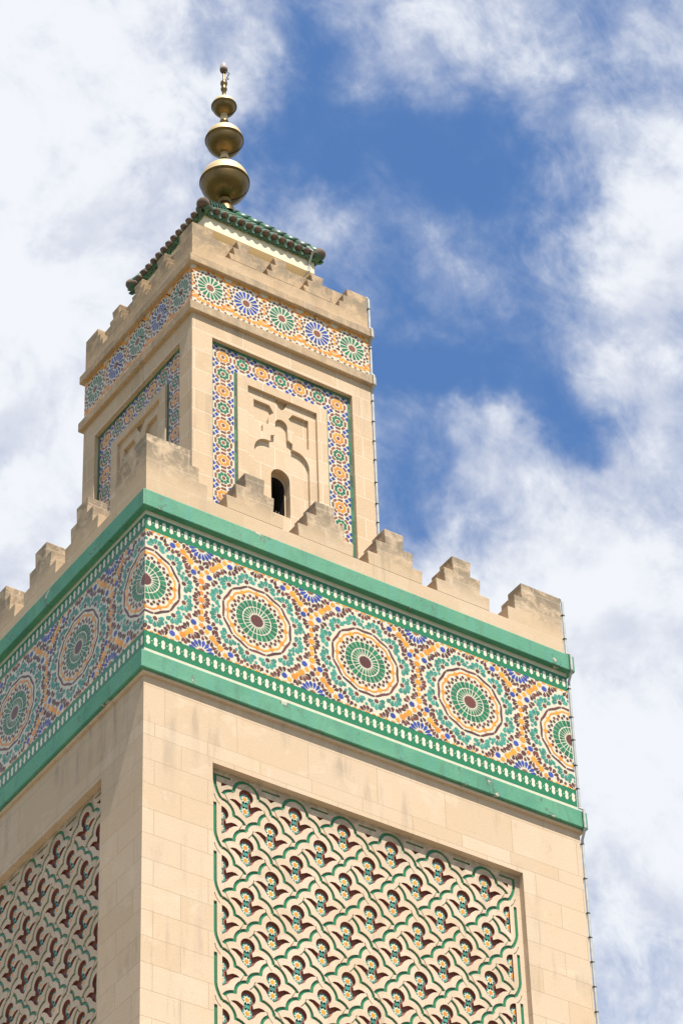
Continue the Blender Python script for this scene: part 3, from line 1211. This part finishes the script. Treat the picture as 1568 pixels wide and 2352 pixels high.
def lantern_frieze():
    out = []
    pit = 3.246 / 5
    zc = 8.105
    for i in range(5):
        x = A + pit * (i + 0.5)
        mat = 'green' if i % 2 == 0 else 'blue'
        out.append(('red', star(x, zc, 0.068, 0.056, 16)))
        for k in range(16):
            a = PI / 8 * (k + 0.5)
            out.append((mat, radial(x, zc, a, [(0.086, 0.004), (0.118, 0.013), (0.208, 0.027), (0.222, 0.016)])))
            out.append(('brown' if k % 3 else 'red', radial(x, zc, a + 0.10, [(0.236, 0.0), (0.250, 0.024), (0.270, 0.020), (0.280, 0.0)])))
            out.append(('brown' if k % 4 else 'red', radial(x, zc, a - 0.10, [(0.262, 0.0), (0.280, 0.026), (0.302, 0.022), (0.312, 0.0)])))
        for s in (-1, 1):
            for dz in (-0.30, -0.22, -0.06, 0.02, 0.10, 0.25):
                out.append(('orange', ngon(x + s * (pit / 2 - 0.022 * (1 if abs(dz) > 0.15 else 0)), zc + dz, 0.032, 5, dz * 9)))
            for dx in (-0.215, -0.13, -0.045, 0.045, 0.13, 0.215):
                out.append(('orange', radial(x + dx - 0.03, zc + s * 0.335, 0, [(0, 0.014), (0.012, 0.027), (0.058, 0.027), (0.070, 0.014)])))
            for dx in (-0.27, -0.15, -0.05, 0.05, 0.15, 0.27):
                out.append(('brown', ngon(x + dx, zc + s * 0.395, 0.024, 6, dx)))
            for sz in (-1, 1):
                out.append(('orange', ngon(x + s * 0.292, zc + sz * 0.205, 0.022, 4, 0.4)))
                out.append(('orange', ngon(x + s * 0.175, zc + sz * 0.305, 0.022, 4, 0.2)))
                out.append(('orange', star(x + s * 0.245, zc + sz * 0.275, 0.052, 0.028, 6)))
                out.append(('brown', ngon(x + s * pit / 2, zc + sz * 0.20, 0.024, 6)))
                out.append(('brown', ngon(x + s * 0.288, zc + sz * 0.14, 0.020, 5)))
                out.append(('brown', ngon(x + s * 0.21, zc + sz * 0.245, 0.018, 5)))
    return out


LF = lantern_frieze()
mb = MB(['stone_lantern'])
mb.box((A + 0.02, A + 0.02, ZG - 0.05), (B, B, ZF + 0.05))
mb.build('lantern_frieze_core', tower)
for side in SIDES:
    mb = face_mb(TK, side, A)
    mb.poly([(A, 0.0, ZG), (B, 0.0, ZG), (B, 0.0, ZF), (A, 0.0, ZF)], 0)
    tiles_on(mb, LF, -0.002, (A, ZG, B, ZF))
    lm = mb.build('lantern_mosaic', tower)
# iron pins in the shaded face of the lantern frieze
for (u, z) in ((2.55, 8.33), (2.62, 8.08), (2.75, 7.88), (3.28, 8.36), (3.35, 8.08), (3.15, 8.1), (3.60, 7.86), (3.95, 8.3), (4.05, 8.05), (2.2, 8.1)):
    mb = MB(['clip'])
    mb.box((A - 0.07, u - 0.006, z - 0.006), (A, u + 0.006, z + 0.006))
    sub(mb.build('iron_pin', tower), lm)

# ---- upper parapet: solid wall with stepped merlons in relief
t2 = 0.13
ZP = 9.36
ZU = [8.91, 9.045, 9.20, ZP]
mb = MB(['stone_parapet_top'])
mb.box((A, A, ZE), (B, A + t2, ZU[0]))
mb.box((A, A + t2, ZE), (A + t2, B, ZU[0]))
mb.box((A + t2, A + t2, ZE), (B, B, ZP - 0.01))
mb.build('lantern_parapet', tower)
for side in SIDES:
    for c in (2.815, 3.5, 4.185):
        mb = face_mb(['stone_parapet_top'], side, A)
        mb.prism(stepped(c, [0.272, 0.198, 0.126], ZU, 0.036), 0.0, t2)
        mb.build('lantern_merlon', tower)
for (cx, cy, sx, sy) in ((A, A, 1, 1), (B, A, -1, 1), (A, B, 1, -1)):
    mb = MB(['stone_parapet_top'])
    corner(mb, cx, cy, sx, sy, [0.535, 0.455, 0.375], ZU, t2)
    mb.build('lantern_corner_merlon', tower)

# ------------------------------------------------------------------ roof
H = 1.035
mb = MB(['plaster'])
mb.box((3.5 - 0.84, 3.5 - 0.84, 9.34), (3.5 + 0.84, 3.5 + 0.84, 10.06))

dm = mb.build('roof_drum', tower)
mb = MB(['plaster'])
mb.box((3.5 - H, 3.5 - H, 10.055), (3.5 + H, 3.5 + H, 10.31))
sub(mb.build('fascia', tower), dm)
E_, ZEV, ZAP = 1.085, 10.42, 11.79
mb = MB(['roof_green', 'clay', 'plaster'])
mb.box((3.5 - H - 0.05, 3.5 - H - 0.05, 10.314), (3.5 + H + 0.05, 3.5 + H + 0.05, 10.335), 0)
mb.box((3.5 - E_, 3.5 - E_, 10.335), (3.5 + E_, 3.5 + E_, 10.372), 0)


def on(s, r):
    """point of the front roof slope, r = distance from the axis"""
    return Vector((s, -r, ZAP - (ZAP - ZEV) * r / E_))


def rotz(p, k):
    for _ in range(k):
        p = Vector((-p.y, p.x, p.z))
    return Vector((3.5 + p.x, 3.5 + p.y, p.z))


SL = Vector((0, E_, ZAP - ZEV)).normalized()         # up the slope
NRM = Vector((0, -(ZAP - ZEV), E_)).normalized()     # out of the slope
NT_ = 14
for k in range(4):
    mb.poly([rotz(Vector((-E_, -E_, 10.37)), k), rotz(Vector((E_, -E_, 10.37)), k), rotz(Vector((0, 0, ZAP)), k)], 0)
    for i in range(NT_):
        s = -E_ + 2 * E_ * (i + 0.5) / NT_
        # cover tile row from the eave to the hip, in overlapping lengths
        L = (E_ + 0.02 - abs(s)) / SL.y if abs(s) < E_ else 0
        nseg = max(1, int(L / 0.27))
        for q_ in range(nseg):
            p0 = on(s, E_ + 0.02) + SL * (L * q_ / nseg)
            p1 = on(s, E_ + 0.02) + SL * (L * (q_ + 1) / nseg + 0.02)
            r0, r1 = 0.056, 0.046
            ra, rb = [], []
            for a in range(9):
                t = PI * a / 8
                o_ = Vector((math.cos(t), 0, 0))
                ra.append(mb.idx(rotz(p0 + Vector((1, 0, 0)) * (r0 * math.cos(t)) + NRM * (r0 * math.sin(t)), k)))
                rb.append(mb.idx(rotz(p1 + Vector((1, 0, 0)) * (r1 * math.cos(t)) + NRM * (r1 * math.sin(t)), k)))
            for a in range(8):
                mb.face([ra[a], rb[a], rb[a + 1], ra[a + 1]][::-1], 0, True)
            mb.face(ra, 0)
        # brown plug closing the lowest cover tile
        c0 = on(s, E_ + 0.030)
        ringp = [mb.idx(rotz(c0 + Vector((1, 0, 0)) * (0.058 * math.cos(2 * PI * a / 12)) + NRM * (0.060 * math.sin(2 * PI * a / 12) + 0.012), k)) for a in range(12)]
        ringb = [mb.idx(rotz(c0 + SL * 0.05 + Vector((1, 0, 0)) * (0.058 * math.cos(2 * PI * a / 12)) + NRM * (0.060 * math.sin(2 * PI * a / 12) + 0.012), k)) for a in range(12)]
        tip = mb.idx(rotz(c0 - SL * 0.010 + NRM * 0.004, k))
        for a in range(12):
            b = (a + 1) % 12
            mb.face([tip, ringp[b], ringp[a]], 1, True)
            mb.face([ringp[a], ringp[b], ringb[b], ringb[a]], 1, True)
    for i in range(NT_ + 1):                          # pan tiles: lips hanging at the eave
        s = -E_ + 2 * E_ * i / NT_
        p0 = on(s, E_ + 0.060) - NRM * 0.030
        for (ro, ri) in ((0.084, 0.056),):
            fo_, fi_, bo_, bi_ = [], [], [], []
            for a in range(11):
                t = PI + PI * a / 10
                cx_, cn_ = math.cos(t), math.sin(t)
                fo_.append(mb.idx(rotz(p0 + Vector((ro * cx_, 0, 0)) + NRM * (ro * cn_), k)))
                fi_.append(mb.idx(rotz(p0 + Vector((ri * cx_, 0, 0)) + NRM * (ri * cn_), k)))
                bo_.append(mb.idx(rotz(p0 + SL * 0.16 + Vector((ro * cx_, 0, 0)) + NRM * (ro * cn_), k)))
                bi_.append(mb.idx(rotz(p0 + SL * 0.16 + Vector((ri * cx_, 0, 0)) + NRM * (ri * cn_), k)))
            for a in range(10):
                mb.face([fo_[a], fo_[a + 1], fi_[a + 1], fi_[a]], 0)
                mb.face([fo_[a + 1], fo_[a], bo_[a], bo_[a + 1]], 0, True)
                mb.face([fi_[a], fi_[a + 1], bi_[a + 1], bi_[a]], 0, True)
roof = mb.build('tiled_roof', tower)
for k in range(4):                                    # hips of overlapping ridge tiles
    mb = MB(['roof_green', 'clay'])
    a0, a1 = Vector((E_ + 0.02, -E_ - 0.02, ZEV + 0.035)), Vector((0, 0, ZAP + 0.03))
    n = 8
    for i in range(n):
        p0, p1 = a0.lerp(a1, i / n), a0.lerp(a1, (i + 1) / n + 0.015)
        mb.tube([rotz(p0, k), rotz(p1, k)], [0.092, 0.074], 14, 0)
    d = (a1 - a0).normalized()
    cpts = [a0 - d * 0.075, a0 - d * 0.06, a0 - d * 0.03, a0 + d * 0.02, a0 + d * 0.06]
    mb.tube([rotz(p, k) for p in cpts], [0.03, 0.075, 0.102, 0.108, 0.098], 14, 1)
    sub(mb.build('hip_ridge', tower), roof)

# ------------------------------------------------------------------ finial
fin = thing('finial', 'tall gilded finial of three brass balls stacked by size on the tiled roof', 'finial', (3.5, 3.5, 11.75))
CX = (3.5, 3.5)
mb = MB(['brass'])
mb.lathe([(0.19, 11.70), (0.175, 11.80), (0.13, 11.88), (0.095, 11.95), (0.085, 12.0), (0.11, 12.02), (0.11, 12.05), (0.08, 12.08)], CX, 32)
mb.build('base_collar', fin)
for (zc, r) in ((12.45, 0.404), (13.45, 0.312), (14.27, 0.203)):
    mb = MB(['brass', 'brass_pale'])
    prof = [(0.0, zc - r)]
    for i in range(1, 24):
        a = -PI / 2 + PI * i / 24
        rr, zz = r * math.cos(a), zc + r * math.sin(a)
        if i == 12:
            prof += [(r, zc - 0.012), (r + 0.014, zc - 0.012), (r + 0.014, zc + 0.010), (r, zc + 0.010)]
        else:
            prof.append((rr, zz))
    prof.append((0.0, zc + r))
    k = 15
    mb.lathe(prof[:k], CX, 56)
    mb.lathe(prof[k - 1:], CX, 56, 1)
    ball = mb.build('ball', fin)
    mb = MB(['clip'])
    pts = []
    for i in range(12):
        a = -0.02 - (PI / 2 - 0.22) * i / 11
        th = math.radians(-27)
        rr = (r + 0.008)
        pts.append((3.5 + rr * math.cos(a) * math.cos(th), 3.5 + rr * math.cos(a) * math.sin(th), zc + rr * math.sin(a)))
    mb.tube(pts, 0.006, 6)
    sub(mb.build('wire', fin), ball)
for (z0, z1, r) in ((12.83, 13.16, 0.062), (13.74, 14.09, 0.058)):
    mb = MB(['brass', 'brass_pale'])
    zm = (z0 + z1) / 2
    mb.lathe([(r * 1.2, z0), (r, z0 + 0.05), (r, zm - 0.05), (r * 1.25, zm - 0.03), (r * 1.25, zm - 0.005), (r, zm + 0.01)], CX, 24)
    mb.lathe([(r, zm + 0.01), (r, zm + 0.05), (r * 1.15, zm + 0.06), (r * 1.15, zm + 0.075), (r, zm + 0.085), (r, z1)], CX, 24, 1)
    mb.build('collar', fin)
mb = MB(['brass'])
mb.lathe([(0.05, 14.45), (0.035, 14.52), (0.032, 14.64), (0.052, 14.67), (0.056, 14.70), (0.048, 14.735), (0.034, 14.75), (0.05, 14.79), (0.062, 14.83),
          (0.056, 14.87), (0.03, 14.91), (0.021, 14.94), (0.021, 15.13)], CX, 24)
mb.build('spindle', fin)
lamp = thing('beacon_lamp', 'small glass beacon lamp with a dark metal cup at the very tip of the finial', 'lamp', (3.5, 3.5, 15.12))
mb = MB(['clay'])
mb.lathe([(0.0, 15.10), (0.04, 15.11), (0.062, 15.14), (0.068, 15.17), (0.068, 15.185)], CX, 24)
mb.build('cup', lamp)


def glassy():
    m, t, b = material('milky_lamp_glass')
    b.inputs['Base Color'].default_value = (0.55, 0.48, 0.45, 1)
    b.inputs['Roughness'].default_value = 0.12
    b.inputs['Transmission Weight'].default_value = 0.35
    return m


M['glass'] = glassy()
mb = MB(['glass'])
mb.lathe([(0.064, 15.186), (0.066, 15.23), (0.058, 15.28), (0.042, 15.32), (0.020, 15.34), (0.012, 15.345), (0.010, 15.375), (0.0, 15.38)], CX, 24)
mb.build('lens', lamp)
mb = MB(['clip'])
mb.tube([(3.52, 3.46, 15.13), (3.57, 3.43, 15.06), (3.545, 3.47, 14.99), (3.56, 3.44, 14.93), (3.52, 3.48, 14.90)], 0.009, 6)
mb.tube([(3.50, 3.46, 15.10), (3.55, 3.44, 15.02), (3.53, 3.47, 14.95), (3.52, 3.48, 14.88)], 0.007, 6)
mb.build('cable', lamp)

# ------------------------------------------------------------------ lightning conductor down the right-hand edge
con = thing('lightning_conductor', 'pale grey lightning conductor strip clipped down the right edge of the minaret', 'conductor', (7.0, 0.0, -30.3))
x1, y1 = B + 0.022, A - 0.012
p = 0.07
upper = [(3.5 + 0.86, 3.5 - 1.10, 10.52), (3.5 + 0.93, 3.5 - 1.17, 10.40), (3.5 + 0.93, 3.5 - H - 0.02, 10.25), (3.5 + 0.92, 3.5 - H - 0.02, 10.04), (3.5 + 0.81, 3.5 - 0.86, 9.88), (3.5 + 0.80, 3.5 - 0.86, 9.42), (3.5 + 1.0, 2.3, 9.37),
         (B - 0.10, A + 0.10, 9.385), (B + 0.012, A + 0.012, 9.36), (x1, y1, 9.30), (x1, y1, 8.70), (B + 0.01, A - p - 0.02, 8.61), (B + 0.01, A - p - 0.02, 8.45), (x1, y1, 8.36),
         (x1, y1, 7.72), (B + 0.01, A - p - 0.02, 7.625), (B + 0.01, A - p - 0.02, 7.45), (x1, y1, 7.36), (x1, y1, 1.80)]
x2, y2 = W + 0.025, -0.014
p = 0.098
lower = [(x1, y1, 1.80), (5.8, 1.0, 1.76), (W - T - 0.05, T + 0.05, 1.76), (W - T - 0.02, T + 0.02, 2.70), (W - 0.12, 0.12, 2.785), (W + 0.01, 0.01, 2.775), (x2, y2, 2.70), (x2, y2, 1.76), (W + 0.012, -p - 0.025, 1.67), (W + 0.012, -p - 0.025, 1.39),
         (x2, y2, 1.25), (x2, y2, -0.94), (W + 0.012, -p - 0.02, -1.03), (W + 0.012, -p - 0.02, -1.335), (x2, y2, -1.48), (x2, y2, -30.3)]
for pts in (upper, lower):
    mb = MB(['lead'])
    mb.tube(pts, 0.020, 8, smooth=False)
    mb.build('strip', con)
for z in [9.1, 8.25, 7.15, 6.73, 6.33, 5.95, 5.5, 5.08, 4.71, 4.25, 3.88, 3.41, 3.05]:
    mb = MB(['clip'])
    mb.box((B - 0.01, y1 - 0.024, z - 0.004), (x1 + 0.017, y1 + 0.022, z + 0.004))
    mb.build('clip', con)
for z in [2.45, 2.02, 1.12, 0.62, 0.22, -0.22, -0.62, -1.55, -2.12, -2.68, -3.07, -3.46, -3.85, -4.24, -4.55, -5.0, -5.4]:
    mb = MB(['clip'])
    mb.box((W - 0.01, y2 - 0.024, z - 0.004), (x2 + 0.017, y2 + 0.022, z + 0.004))
    mb.build('clip', con)

for o in bpy.data.objects:             # worn arrises
    if o.type == 'MESH' and o.name.split('.')[0] in ('merlon', 'lantern_merlon', 'painted_band', 'string_course', 'moulding'):
        bv = o.modifiers.new('worn_edge', 'BEVEL')
        bv.width = 0.012
        bv.segments = 2
        bv.limit_method = 'ANGLE'
for o in list(bpy.data.objects):
    if 'org' in o:
        del o['org']
